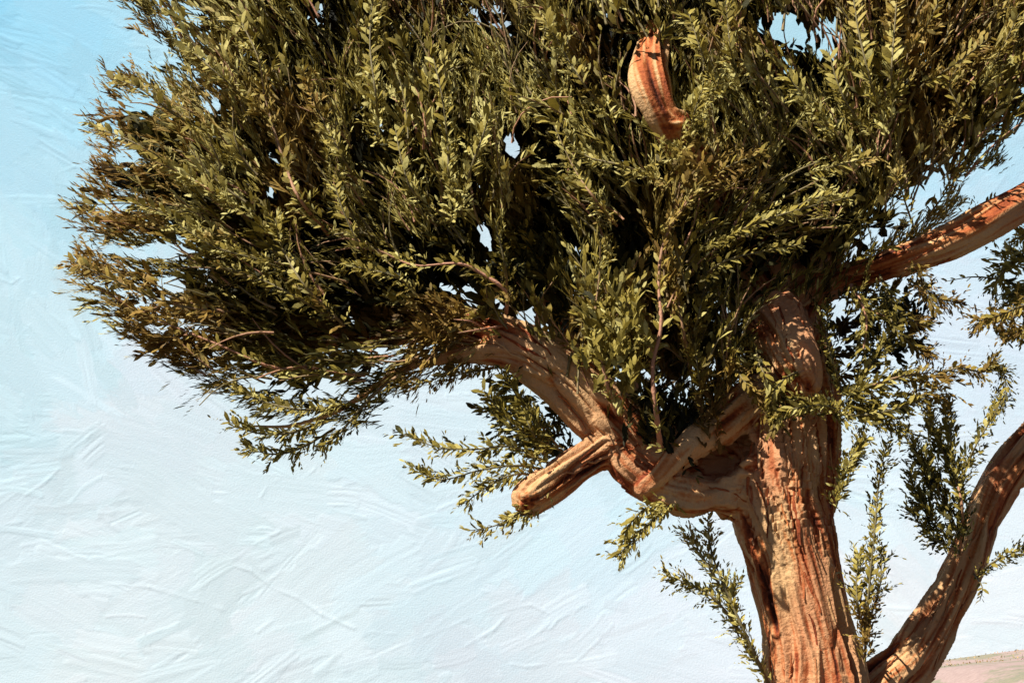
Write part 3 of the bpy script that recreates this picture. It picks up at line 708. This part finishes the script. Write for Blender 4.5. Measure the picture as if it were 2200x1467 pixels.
def clumps(n):
    """tufts that stand out toward the light, with gaps between them"""
    px = rng.uniform(150, 2400, n * 5); py = rng.uniform(-250, 960, n * 5)
    k = in_poly(px, py, CROWN) & ~hollow(px, py); px, py = px[k], py[k]
    keep = []
    for i in range(len(px)):
        if all((px[i] - px[j]) ** 2 + (py[i] - py[j]) ** 2 > 62 ** 2 for j in keep): keep.append(i)
        if len(keep) >= n: break
    for i in keep:
        m = rng.integers(4, 10)
        x, y = px[i] + rng.normal(0, 16, m), py[i] + rng.normal(0, 16, m)
        d = flow_dir(x, y); a = rng.normal(0, 0.25, m)
        dx = d[:, 0] * np.cos(a) - d[:, 1] * np.sin(a); dy = d[:, 0] * np.sin(a) + d[:, 1] * np.cos(a)
        ln = rng.uniform(70, 190, m)
        ok = in_poly(x + dx * ln, y + dy * ln, CROWN) ; 
        if ok.sum() == 0: continue
        x, y, dx, dy, ln = x[ok], y[ok], dx[ok], dy[ok], ln[ok]; m = len(x)
        Y0 = float(front_of(px[i:i+1], py[i:i+1])[0]) * rng.uniform(0.65, 1.05)
        tone = np.clip(rng.normal(0.66, 0.15), 0.25, 0.95)
        Yj, tl, cu = Y0 + rng.normal(0, 0.07, m), rng.normal(-0.07, 0.09, m), rng.normal(0, 0.35, m)
        if rng.random() < 0.45:
            r = sprig_leaves(x, y, Yj, dx, dy, ln * 1.1, tl, 40, rng.uniform(0.03, 0.055, m), np.full(m, tone) + rng.normal(0, 0.06, m), cu, 0.42)
            add_leaves(*r[:5], 0.17)
            for j in range(m): STEMS.append((x[j], y[j], Yj[j], dx[j], dy[j], ln[j], tl[j], cu[j]))
            continue
        r = sprig_leaves(x, y, Yj, dx, dy, ln, tl, 16, rng.uniform(0.056, 0.094, m), np.full(m, tone) + rng.normal(0, 0.08, m), cu, 0.52)
        add_leaves(*r[:5], 0.38)
        for j in range(m): STEMS.append((x[j], y[j], Yj[j], dx[j], dy[j], ln[j], tl[j], cu[j]))
clumps(300)

# thin whisker-like blades along the crown's rim
def rim(n):
    P = np.vstack([CROWN, CROWN[:1]]); seg = np.linalg.norm(np.diff(P, axis=0), axis=1); cum = np.concatenate([[0], np.cumsum(seg)])
    s = rng.uniform(0, cum[-1] * 0.62, n); i = np.searchsorted(cum, s) - 1; t = (s - cum[i]) / seg[i]
    q = P[i] + (P[i + 1] - P[i]) * t[:, None]; px, py = q[:, 0] + rng.normal(0, 16, n), q[:, 1] + rng.normal(0, 16, n)
    d = flow_dir(px, py); ln = rng.uniform(50, 120, n)
    px, py = px - d[:, 0] * ln * 0.8, py - d[:, 1] * ln * 0.8
    Y = front_of(px, py) * rng.uniform(-0.5, 0.9, n)
    r = sprig_leaves(px, py, Y, d[:, 0], d[:, 1], ln, rng.normal(0, 0.08, n), 30, rng.uniform(0.03, 0.075, n), np.clip(rng.normal(0.58, 0.17, n), 0, 1), rng.normal(0, 0.3, n), 0.42)
    add_leaves(*r[:5], 0.15)
rim(1100)

# ---- the sprigs one can pick out: (polyline base -> tip in photo pixels, depth, leaf metres, leaves, stem radius px, stem tint, leaf tint)
SPRIGS = [
 ([(1420,965),(1410,890),(1402,790),(1420,700),(1415,600),(1430,510),(1480,430)], -0.64, .060, 34, 6.5, .85, .62),
 ([(1405,765),(1375,700),(1345,650)], -0.64, .055, 14, 4.5, .8, .6),
 ([(1325,890),(1306,830),(1285,740),(1278,680),(1288,590),(1290,520)], -0.60, .060, 30, 5, .75, .6),
 ([(1485,800),(1468,710),(1455,630),(1450,540)], -0.42, .060, 28, 4.5, .7, .6),
 ([(1480,750),(1500,680),(1515,610)], -0.42, .06, 18, 3.5, .4, .6),
 ([(1510,870),(1500,800),(1490,720)], -0.42, .06, 20, 3.5, .4, .55),
 ([(1088,672),(1085,625),(1030,585),(980,566),(890,570),(820,540)], -0.66, .055, 22, 5, .95, .62),
 ([(1090,650),(1085,570),(1065,485)], -0.62, .05, 16, 4, .55, .55),
 ([(1085,700),(1030,708),(985,715)], -0.60, .035, 4, 3.2, .95, .55),
 ([(1040,705),(1010,690),(975,686)], -0.60, .035, 2, 2.6, .95, .55),
 ([(705,505),(645,430),(615,360),(572,220),(556,130),(520,50)], -0.62, .065, 40, 4.5, .7, .66),
 ([(772,405),(732,330),(682,235),(650,150)], -0.66, .062, 28, 3, .5, .66),
 ([(985,455),(965,380),(962,310),(950,210),(930,120)], -0.74, .066, 34, 3.6, .35, .70),
 ([(990,460),(1010,370),(1038,290),(1055,235)], -0.76, .066, 28, 3.8, .4, .72),
 ([(975,475),(890,415),(862,340),(850,280)], -0.72, .062, 26, 3.2, .4, .66),
 ([(815,310),(808,210),(795,100),(800,0)], -0.69, .07, 34, 4, .4, .68),
 ([(1325,485),(1280,430),(1235,365),(1190,270)], -0.74, .055, 28, 3.4, .7, .62),
 ([(1440,400),(1350,360),(1250,330),(1200,260)], -0.76, .055, 28, 3.2, .55, .62),
 ([(1320,265),(1260,190),(1210,110),(1170,40)], -0.78, .06, 28, 3, .4, .68),
 ([(1430,500),(1480,430),(1510,395)], -0.72, .055, 16, 3.6, .75, .62),
 ([(1505,540),(1600,490),(1700,455),(1840,420)], -0.69, .055, 36, 3.6, .5, .64),
 ([(1650,480),(1740,430),(1790,420)], -0.67, .05, 18, 3, .45, .62),
 ([(1730,375),(1800,355),(1865,340)], -0.67, .055, 18, 3, .45, .66),
 ([(1500,600),(1560,560),(1640,540),(1720,525)], -0.64, .055, 24, 3, .4, .6),
 ([(1490,415),(1560,360),(1640,330)], -0.72, .055, 20, 3, .5, .62),
 ([(1800,295),(1740,225),(1690,160)], -0.70, .065, 26, 3.6, .4, .68),
 ([(1880,300),(1830,240),(1800,180),(1780,110)], -0.70, .06, 26, 3.2, .4, .66),
 ([(1905,290),(1872,180),(1845,70),(1830,-30)], -0.69, .07, 36, 3.8, .4, .72),
 ([(1915,260),(1915,160),(1922,60),(1930,-40)], -0.70, .072, 36, 3.6, .45, .74),
 ([(1975,190),(2050,140),(2130,80)], -0.64, .06, 22, 3.4, .4, .64),
 ([(1960,110),(2000,40),(2030,-30)], -0.64, .06, 22, 3, .4, .7),
 ([(2000,290),(2060,240),(2040,180),(2090,100)], -0.59, .055, 24, 2.6, .5, .55),
 ([(2110,190),(2150,110),(2190,30)], -0.60, .055, 24, 3, .4, .6),
 ([(1480,330),(1490,250),(1510,190)], -0.76, .05, 24, 2.8, .35, .6),
 ([(1550,210),(1510,120),(1480,30)], -0.78, .06, 28, 3, .4, .6),
 ([(1590,190),(1570,110),(1560,10)], -0.78, .06, 28, 3, .35, .62),
 ([(1480,260),(1530,200),(1550,170)], -0.78, .045, 18, 2.6, .4, .6),
 ([(540,470),(460,415),(385,370),(300,335)], -0.62, .062, 32, 3.6, .75, .7),
 ([(510,520),(400,480),(300,440),(200,440)], -0.64, .06, 30, 3, .4, .68),
 ([(480,300),(380,250),(300,190),(240,170)], -0.64, .062, 28, 3, .2, .6),
 ([(430,400),(330,330),(250,290),(210,280)], -0.64, .06, 28, 3, .35, .66),
 ([(570,250),(480,170),(400,100)], -0.60, .064, 28, 3, .35, .68),
 ([(740,700),(660,620),(610,540),(590,470)], -0.66, .058, 28, 3.2, .5, .64),
 ([(535,672),(430,665),(330,640),(220,590),(160,565)], -0.45, .06, 40, 3.4, .55, .68),
 ([(660,600),(560,560),(460,530),(380,480)], -0.60, .06, 32, 3, .4, .66),
 ([(690,790),(590,790),(480,745),(370,700),(290,670)], -0.36, .058, 40, 3.6, .9, .62),
 ([(720,690),(640,640),(560,600),(470,570)], -0.55, .06, 30, 3, .5, .64),
 ([(740,870),(650,880),(560,860),(500,830)], -0.45, .056, 30, 3, .4, .6),
 ([(700,905),(620,930),(550,930),(490,905)], -0.35, .055, 28, 3, .4, .56),
 ([(720,920),(640,965),(580,975),(530,960)], -0.32, .055, 26, 3, .4, .5),
 ([(880,790),(800,850),(730,930),(690,960)], -0.34, .045, 22, 4.5, .55, .5),
 ([(830,590),(780,540),(740,460),(720,400)], -0.60, .055, 24, 2.8, .35, .55),
 ([(900,640),(860,600),(800,580),(740,570)], -0.56, .055, 24, 2.8, .35, .52),
 # under the long limb
 ([(1010,775),(960,800),(920,820),(860,830)], -0.30, .05, 22, 3, .4, .6),
 ([(1060,790),(1010,800),(960,810)], -0.30, .05, 20, 3, .4, .62),
 ([(1200,960),(1150,900),(1110,850),(1080,800)], -0.38, .06, 30, 3, .3, .45),
 ([(1210,970),(1130,930),(1080,890),(1040,840)], -0.38, .06, 28, 3, .3, .5),
 ([(1190,1000),(1100,960),(1020,965),(940,960),(860,930)], -0.38, .055, 36, 3, .35, .62),
 ([(1180,1010),(1110,1000),(1030,1010),(950,1030),(890,1010)], -0.38, .055, 34, 3, .35, .62),
 ([(1170,1020),(1100,1020),(1040,1050),(1000,1080)], -0.38, .055, 26, 3, .4, .64),
 ([(1170,980),(1140,920),(1120,880)], -0.38, .055, 24, 3, .3, .5),
 ([(1150,1075),(1110,1105),(1060,1130),(1005,1140)], -0.45, .045, 18, 2.6, .3, .45),
 ([(1180,1060),(1140,1100),(1090,1115)], -0.45, .05, 14, 2.6, .35, .7),
 ([(1450,1075),(1410,1110),(1370,1150),(1325,1195)], -0.42, .052, 30, 3, .35, .58),
 ([(1430,1080),(1390,1090),(1350,1130),(1340,1170)], -0.42, .052, 24, 2.6, .35, .58),
 # beside the trunk
 ([(1650,1467),(1610,1380),(1565,1280),(1530,1190),(1520,1115)], -0.20, .048, 44, 4.2, .3, .64),
 ([(1600,1370),(1540,1290),(1490,1260),(1430,1232)], -0.20, .046, 34, 3.2, .3, .68),
 ([(1580,1310),(1530,1230),(1495,1170),(1478,1150)], -0.20, .046, 30, 3, .3, .66),
 ([(1620,1420),(1580,1350),(1570,1290),(1590,1240)], -0.20, .042, 26, 2.6, .2, .5),
 ([(1795,1090),(1812,1030),(1832,980),(1862,940)], -0.36, .052, 34, 3, .35, .68),
 ([(1858,1420),(1862,1330),(1870,1230),(1880,1130),(1888,1040),(1905,950)], -0.36, .044, 56, 3.2, .2, .62),
 ([(1860,1390),(1845,1310),(1840,1260),(1845,1190)], -0.36, .046, 34, 2.8, .25, .62),
 ([(1864,1340),(1890,1260),(1895,1180)], -0.36, .042, 24, 2.4, .2, .5),
 ([(2062,1190),(2068,1100),(2050,1020),(2010,940),(1990,880)], -0.20, .05, 44, 3.8, .7, .58),
 ([(2062,1150),(2020,1060),(1985,1000),(1960,950)], -0.20, .05, 36, 3, .55, .58),
 ([(2055,1180),(2010,1120),(1970,1060),(1955,1010)], -0.20, .048, 34, 2.6, .4, .54),
 ([(2040,1180),(1990,1140),(1960,1090)], -0.20, .046, 26, 2.4, .3, .5),
 ([(2066,1100),(2050,990),(2040,920),(2035,870)], -0.20, .05, 32, 2.6, .4, .56),
 ([(2062,1040),(2095,960),(2130,900),(2150,860)], -0.38, .042, 28, 2.4, .4, .5),
 ([(2100,1240),(2130,1210),(2170,1190),(2198,1180)], -0.20, .04, 18, 2.6, .35, .55),
 ([(2090,1230),(2110,1260),(2105,1290)], -0.20, .04, 12, 2, .3, .45),
 # right of the trunk
 ([(1828,612),(1850,650),(1862,690),(1855,750)], -0.38, .055, 22, 5, .95, .6),
 ([(1858,660),(1890,675),(1935,695)], -0.38, .05, 14, 3.4, .85, .6),
 ([(1800,850),(1870,830),(1930,810),(2000,800)], -0.38, .052, 30, 4, .75, .6),
 ([(1790,890),(1870,890),(1950,870),(2010,840)], -0.38, .052, 34, 3, .35, .66),
 ([(2000,810),(2060,790),(2110,800),(2130,780)], -0.38, .045, 24, 2.6, .3, .55),
 ([(1810,850),(1790,780),(1775,720),(1780,660)], -0.30, .05, 26, 3, .35, .6),
 ([(1820,870),(1860,800),(1900,740),(1930,690)], -0.38, .052, 30, 3, .35, .55),
 ([(1850,880),(1900,900),(1940,930)], -0.36, .046, 24, 2.4, .3, .55),
 ([(1800,880),(1760,870),(1700,880),(1670,900)], -0.45, .055, 26, 3, .35, .66),
 ([(1740,790),(1690,810),(1660,850),(1660,890)], -0.45, .058, 28, 3, .35, .66),
 ([(1620,740),(1640,800),(1680,850),(1740,880)], -0.45, .058, 28, 3, .35, .64),
 ([(1560,760),(1600,820),(1640,860)], -0.40, .055, 22, 3, .35, .55),
 ([(1540,680),(1570,740),(1600,790)], -0.42, .05, 20, 2.8, .35, .55),
 ([(2120,800),(2150,790),(2160,840),(2130,900)], -0.38, .042, 22, 2, .3, .5),
 ([(2230,560),(2180,560),(2150,590),(2130,620)], -0.10, .05, 26, 3, .35, .62),
 ([(2240,640),(2190,660),(2140,680),(2100,690)], -0.38, .05, 30, 3, .35, .64),
 ([(2260,500),(2210,500),(2170,530)], -0.10, .05, 22, 3, .35, .62),
 ([(2240,590),(2200,620),(2170,640)], -0.10, .05, 24, 3, .35, .62),
 ([(2150,600),(2090,595),(2030,605)], -0.10, .036, 10, 2.2, .3, .6),
 ([(2240,680),(2200,710),(2170,720)], -0.38, .05, 22, 3, .35, .6),
 ([(1890,590),(1910,640),(1940,680),(1990,700)], -0.38, .05, 26, 2.6, .3, .42),
 ([(1960,560),(1990,620),(2010,670)], -0.38, .045, 22, 2.4, .3, .4),
 ([(1900,620),(1920,700),(1960,740),(2000,760)], -0.38, .05, 28, 2.4, .3, .42),
 ([(1950,600),(2010,640),(2060,650)], -0.38, .045, 22, 2.4, .3, .4),
 ([(1990,470),(2020,430),(2050,390),(2090,350)], -0.30, .05, 24, 2.6, .35, .5),
 ([(2080,470),(2110,450),(2140,420)], -0.20, .042, 14, 2.2, .35, .5),
 ([(1960,480),(1940,420),(1925,370)], -0.64, .055, 24, 2.6, .35, .6),
]
# fine growth behind some of these open sprigs
def companion(pts, Y, leaf, n, tint):
    a = spline(np.array([(x, y, Y) for x, y in pts], float), 5); m = len(a) - 1
    k = rng.integers(0, m, n); px, py = a[k, 0] + rng.normal(0, 5, n), a[k, 1] + rng.normal(0, 5, n)
    d = unit(a[k + 1, :2] - a[k, :2]); ang = rng.normal(0, 0.55, n)
    dx = d[:, 0] * np.cos(ang) - d[:, 1] * np.sin(ang); dy = d[:, 0] * np.sin(ang) + d[:, 1] * np.cos(ang)
    r = sprig_leaves(px, py, Y + 0.05 + rng.normal(0, 0.04, n), dx, dy, rng.uniform(20, 48, n), rng.normal(0, 0.05, n), 7, np.full(n, leaf * 0.72), np.clip(rng.normal(tint + 0.02, 0.15, n), 0, 1), rng.normal(0, 0.3, n), 0.7)
    add_leaves(*r[:5], 0.34)

def tube(P, r0, r1, sides=6):
    n = len(P); V = []; T = np.gradient(P, axis=0); T = unit(T)
    U = np.cross(T[0], (0.2, 1, 0.3)); U /= np.linalg.norm(U)
    for i in range(n):
        U = U - T[i] * (U @ T[i]); U /= np.linalg.norm(U); W = np.cross(T[i], U)
        r = (r0 + (r1 - r0) * i / (n - 1)) * rng.uniform(0.8, 1.25)
        for k in range(sides):
            a = 2 * math.pi * k / sides; V.append(P[i] + r * (U * math.cos(a) + W * math.sin(a)))
    V = np.array(V); f = []
    for i in range(n - 1):
        for k in range(sides):
            k2 = (k + 1) % sides; f.append((i * sides + k, i * sides + k2, (i + 1) * sides + k2, (i + 1) * sides + k))
    return V, np.array(f)

# shared leaf meshes for the leaves that are objects of their own (one metre long, scaled by the object)
LEAF_ME = []
for tn in (0.55, 0.66, 0.76, 0.88):
    V = leaf_verts(np.zeros((1, 3)), np.array([[1., 0, 0]]), np.array([[0, 0, 1.]]), np.ones(1), np.array([0.38]), np.array([-0.18]))[0]
    LEAF_ME.append(np_mesh('leaf', V, LEAF_F, True, {'tint': np.full(6, tn), 'dry': np.zeros(6)}))
    LEAF_ME[-1].materials.append(M_LEAF)
n_single = 0
for si, (pts, Y, leaf, nl, rad, st, lt) in enumerate(SPRIGS):
    a = np.array(pts, float); depth = Y + 0.05 * np.sin(np.arange(len(a)) * 1.7 + si)
    depth[0] = 0.2 if a[0, 0] > 1850 and a[0, 1] > 1100 else Y * 0.5
    P = spline(at(a[:, 0], a[:, 1], depth), 6)
    mpx = KPX * (Y + DIST)
    V, Fq = tube(P, rad * mpx, rad * mpx * 0.3)
    tt = np.repeat(np.linspace(st, max(0.1, st - 0.35), len(P)), 6)
    base = P[0]
    root = link('sprig', np_mesh('sprig', V - base, Fq, True, {'tint': tt}), M_TWIG, tree)
    root.location = tuple(base - TREE_L)
    # leaves along it
    t = np.clip((np.arange(nl) + rng.random(nl)) / nl * 0.93 + 0.07, 0, 1) * (len(P) - 1)
    i = np.minimum(t.astype(int), len(P) - 2); fr = (t - i)[:, None]
    Q = P[i] * (1 - fr) + P[i + 1] * fr; T = unit(P[i + 1] - P[i])
    side = np.where(np.arange(nl) % 2 == 0, 1.0, -1.0)[:, None]
    view = unit(Q - np.array([0, -DIST, EYE])); B = unit(np.cross(T, view)) * side
    R = unit(B + view * rng.normal(-0.15, 0.5, (nl, 1)))
    D = unit(T * rng.uniform(0.75, 1.2, (nl, 1)) + R * rng.uniform(0.45, 1.0, (nl, 1)))
    up = np.array([-0.35, -0.65, 0.65]) + rng.normal(0, 0.35, D.shape); Nm = unit(up - D * (up * D).sum(1, keepdims=True))
    L = leaf * rng.uniform(0.8, 1.4, nl) * np.where(nl < 6, 0.6, 1.0); tint = np.clip(rng.normal(lt + 0.12, 0.12, nl), 0, 1)
    ns = min(3, nl // 6) if n_single < 300 else 0
    big = set(np.argsort(-L)[:ns].tolist()); n_single += len(big)
    for j in big:
        x = Vector(D[j]); z = Vector(Nm[j]); y = z.cross(x)
        M = Matrix((x, y, z)).transposed().to_4x4() @ Matrix.Scale(float(L[j]), 4)
        lo = link('leaf', LEAF_ME[int(np.clip((tint[j] - 0.5) / 0.1, 0, 3))], None, root)
        lo.matrix_local = Matrix.Translation(Vector(Q[j] - base)) @ M
    rest = np.array([j for j in range(nl) if j not in big])
    Vl = leaf_verts(Q[rest], D[rest], Nm[rest], L[rest], L[rest] * rng.uniform(0.34, 0.48, len(rest)), rng.uniform(-0.28, 0.0, len(rest)))
    n_ = len(rest)
    Fl = (LEAF_F[None] + 6 * np.arange(n_)[:, None, None]).reshape(-1, 3)
    pxl, _ = to_px(Q[rest])
    me = np_mesh('leaf_spray', Vl.reshape(-1, 3) - base, Fl, True, {'tint': np.repeat(tint[rest], 6), 'dry': np.repeat(dryness(Q[rest], pxl) * 0.5, 6)})
    link('leaf_spray', me, M_LEAF, root, kind='stuff')
    if nl >= 14: companion(pts, Y, leaf, int(nl * (2.3 if pts[0][0] > 1780 and pts[0][1] > 560 else 0.7 if Y == -0.64 else 1.5)), lt)

TV, TF, TT, off = [], [], [], 0
for (x, y, Y, dx, dy, ln, tl, cu) in STEMS:
    if rng.random() < 0.2: continue
    t = np.linspace(-0.05, 0.92, 6); a = math.atan2(dy, dx) + cu * t
    P = at(x + ln * t * np.cos(a), y + ln * t * np.sin(a), Y + tl * t)
    r = rng.uniform(0.0045, 0.008)
    V, f = tube(P, r, r * 0.4, 4); TV.append(V); TF.append(f + off); off += len(V); TT.append(np.full(len(V), rng.uniform(0.25, 0.7)))
link('twigs', np_mesh('twigs', np.vstack(TV) - TREE_L, np.vstack(TF), True, {'tint': np.concatenate(TT)}), M_TWIG, tree, kind='stuff')
# everything that cannot be picked apart becomes the crown
Vl = np.concatenate([a[0] for a in acc_leaf]); tn = np.concatenate([a[1] for a in acc_leaf]); dr = np.concatenate([a[2] for a in acc_leaf])
Fl = (LEAF_F[None] + 6 * np.arange(len(Vl))[:, None, None]).reshape(-1, 3)
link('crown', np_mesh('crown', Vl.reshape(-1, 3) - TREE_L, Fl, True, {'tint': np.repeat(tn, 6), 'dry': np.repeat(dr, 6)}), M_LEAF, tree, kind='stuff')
print('leaves', len(Vl), 'single', n_single)

# ------------------------------------------------------------------ dry grass on the far hill
def grass():
    n = 9000
    x = rng.uniform(45, 190, n); y = rng.uniform(70, 270, n)
    k = noise3(x / 14, y / 30, 0, 80) > 0.55; x, y = x[k], y[k]; n = len(x)
    z = hill_h(x, y)
    h = rng.uniform(0.15, 0.4, n); a = rng.uniform(0, math.pi, n); w = rng.uniform(0.10, 0.35, n)
    P = np.stack([x, y, z - 0.05], -1); D = unit(np.stack([rng.normal(0, .3, n), rng.normal(0, .3, n), np.ones(n)], -1))
    V = leaf_verts(P, D, np.stack([np.cos(a), np.sin(a), 0 * a], -1), h, w, rng.uniform(-.3, .3, n))
    Fg = (LEAF_F[None] + 6 * np.arange(n)[:, None, None]).reshape(-1, 3)
    k = NT('straw'); tc = k.n('ShaderNodeTexCoord'); nn = k.noise(0.3, 2, 0.5, tc.outputs['Object'])
    k.l(k.ramp(nn.outputs[0], [(0.4, (0.22, 0.22, 0.12)), (0.6, (0.46, 0.30, 0.14))]).outputs[0], k.b.inputs['Base Color']); k.b.inputs['Roughness'].default_value = 0.9
    link('dry_grass', np_mesh('dry_grass', V.reshape(-1, 3), Fg), k.m, kind='stuff', category='grass', label='dry straw and sage tufts on the distant pink slope')
grass()
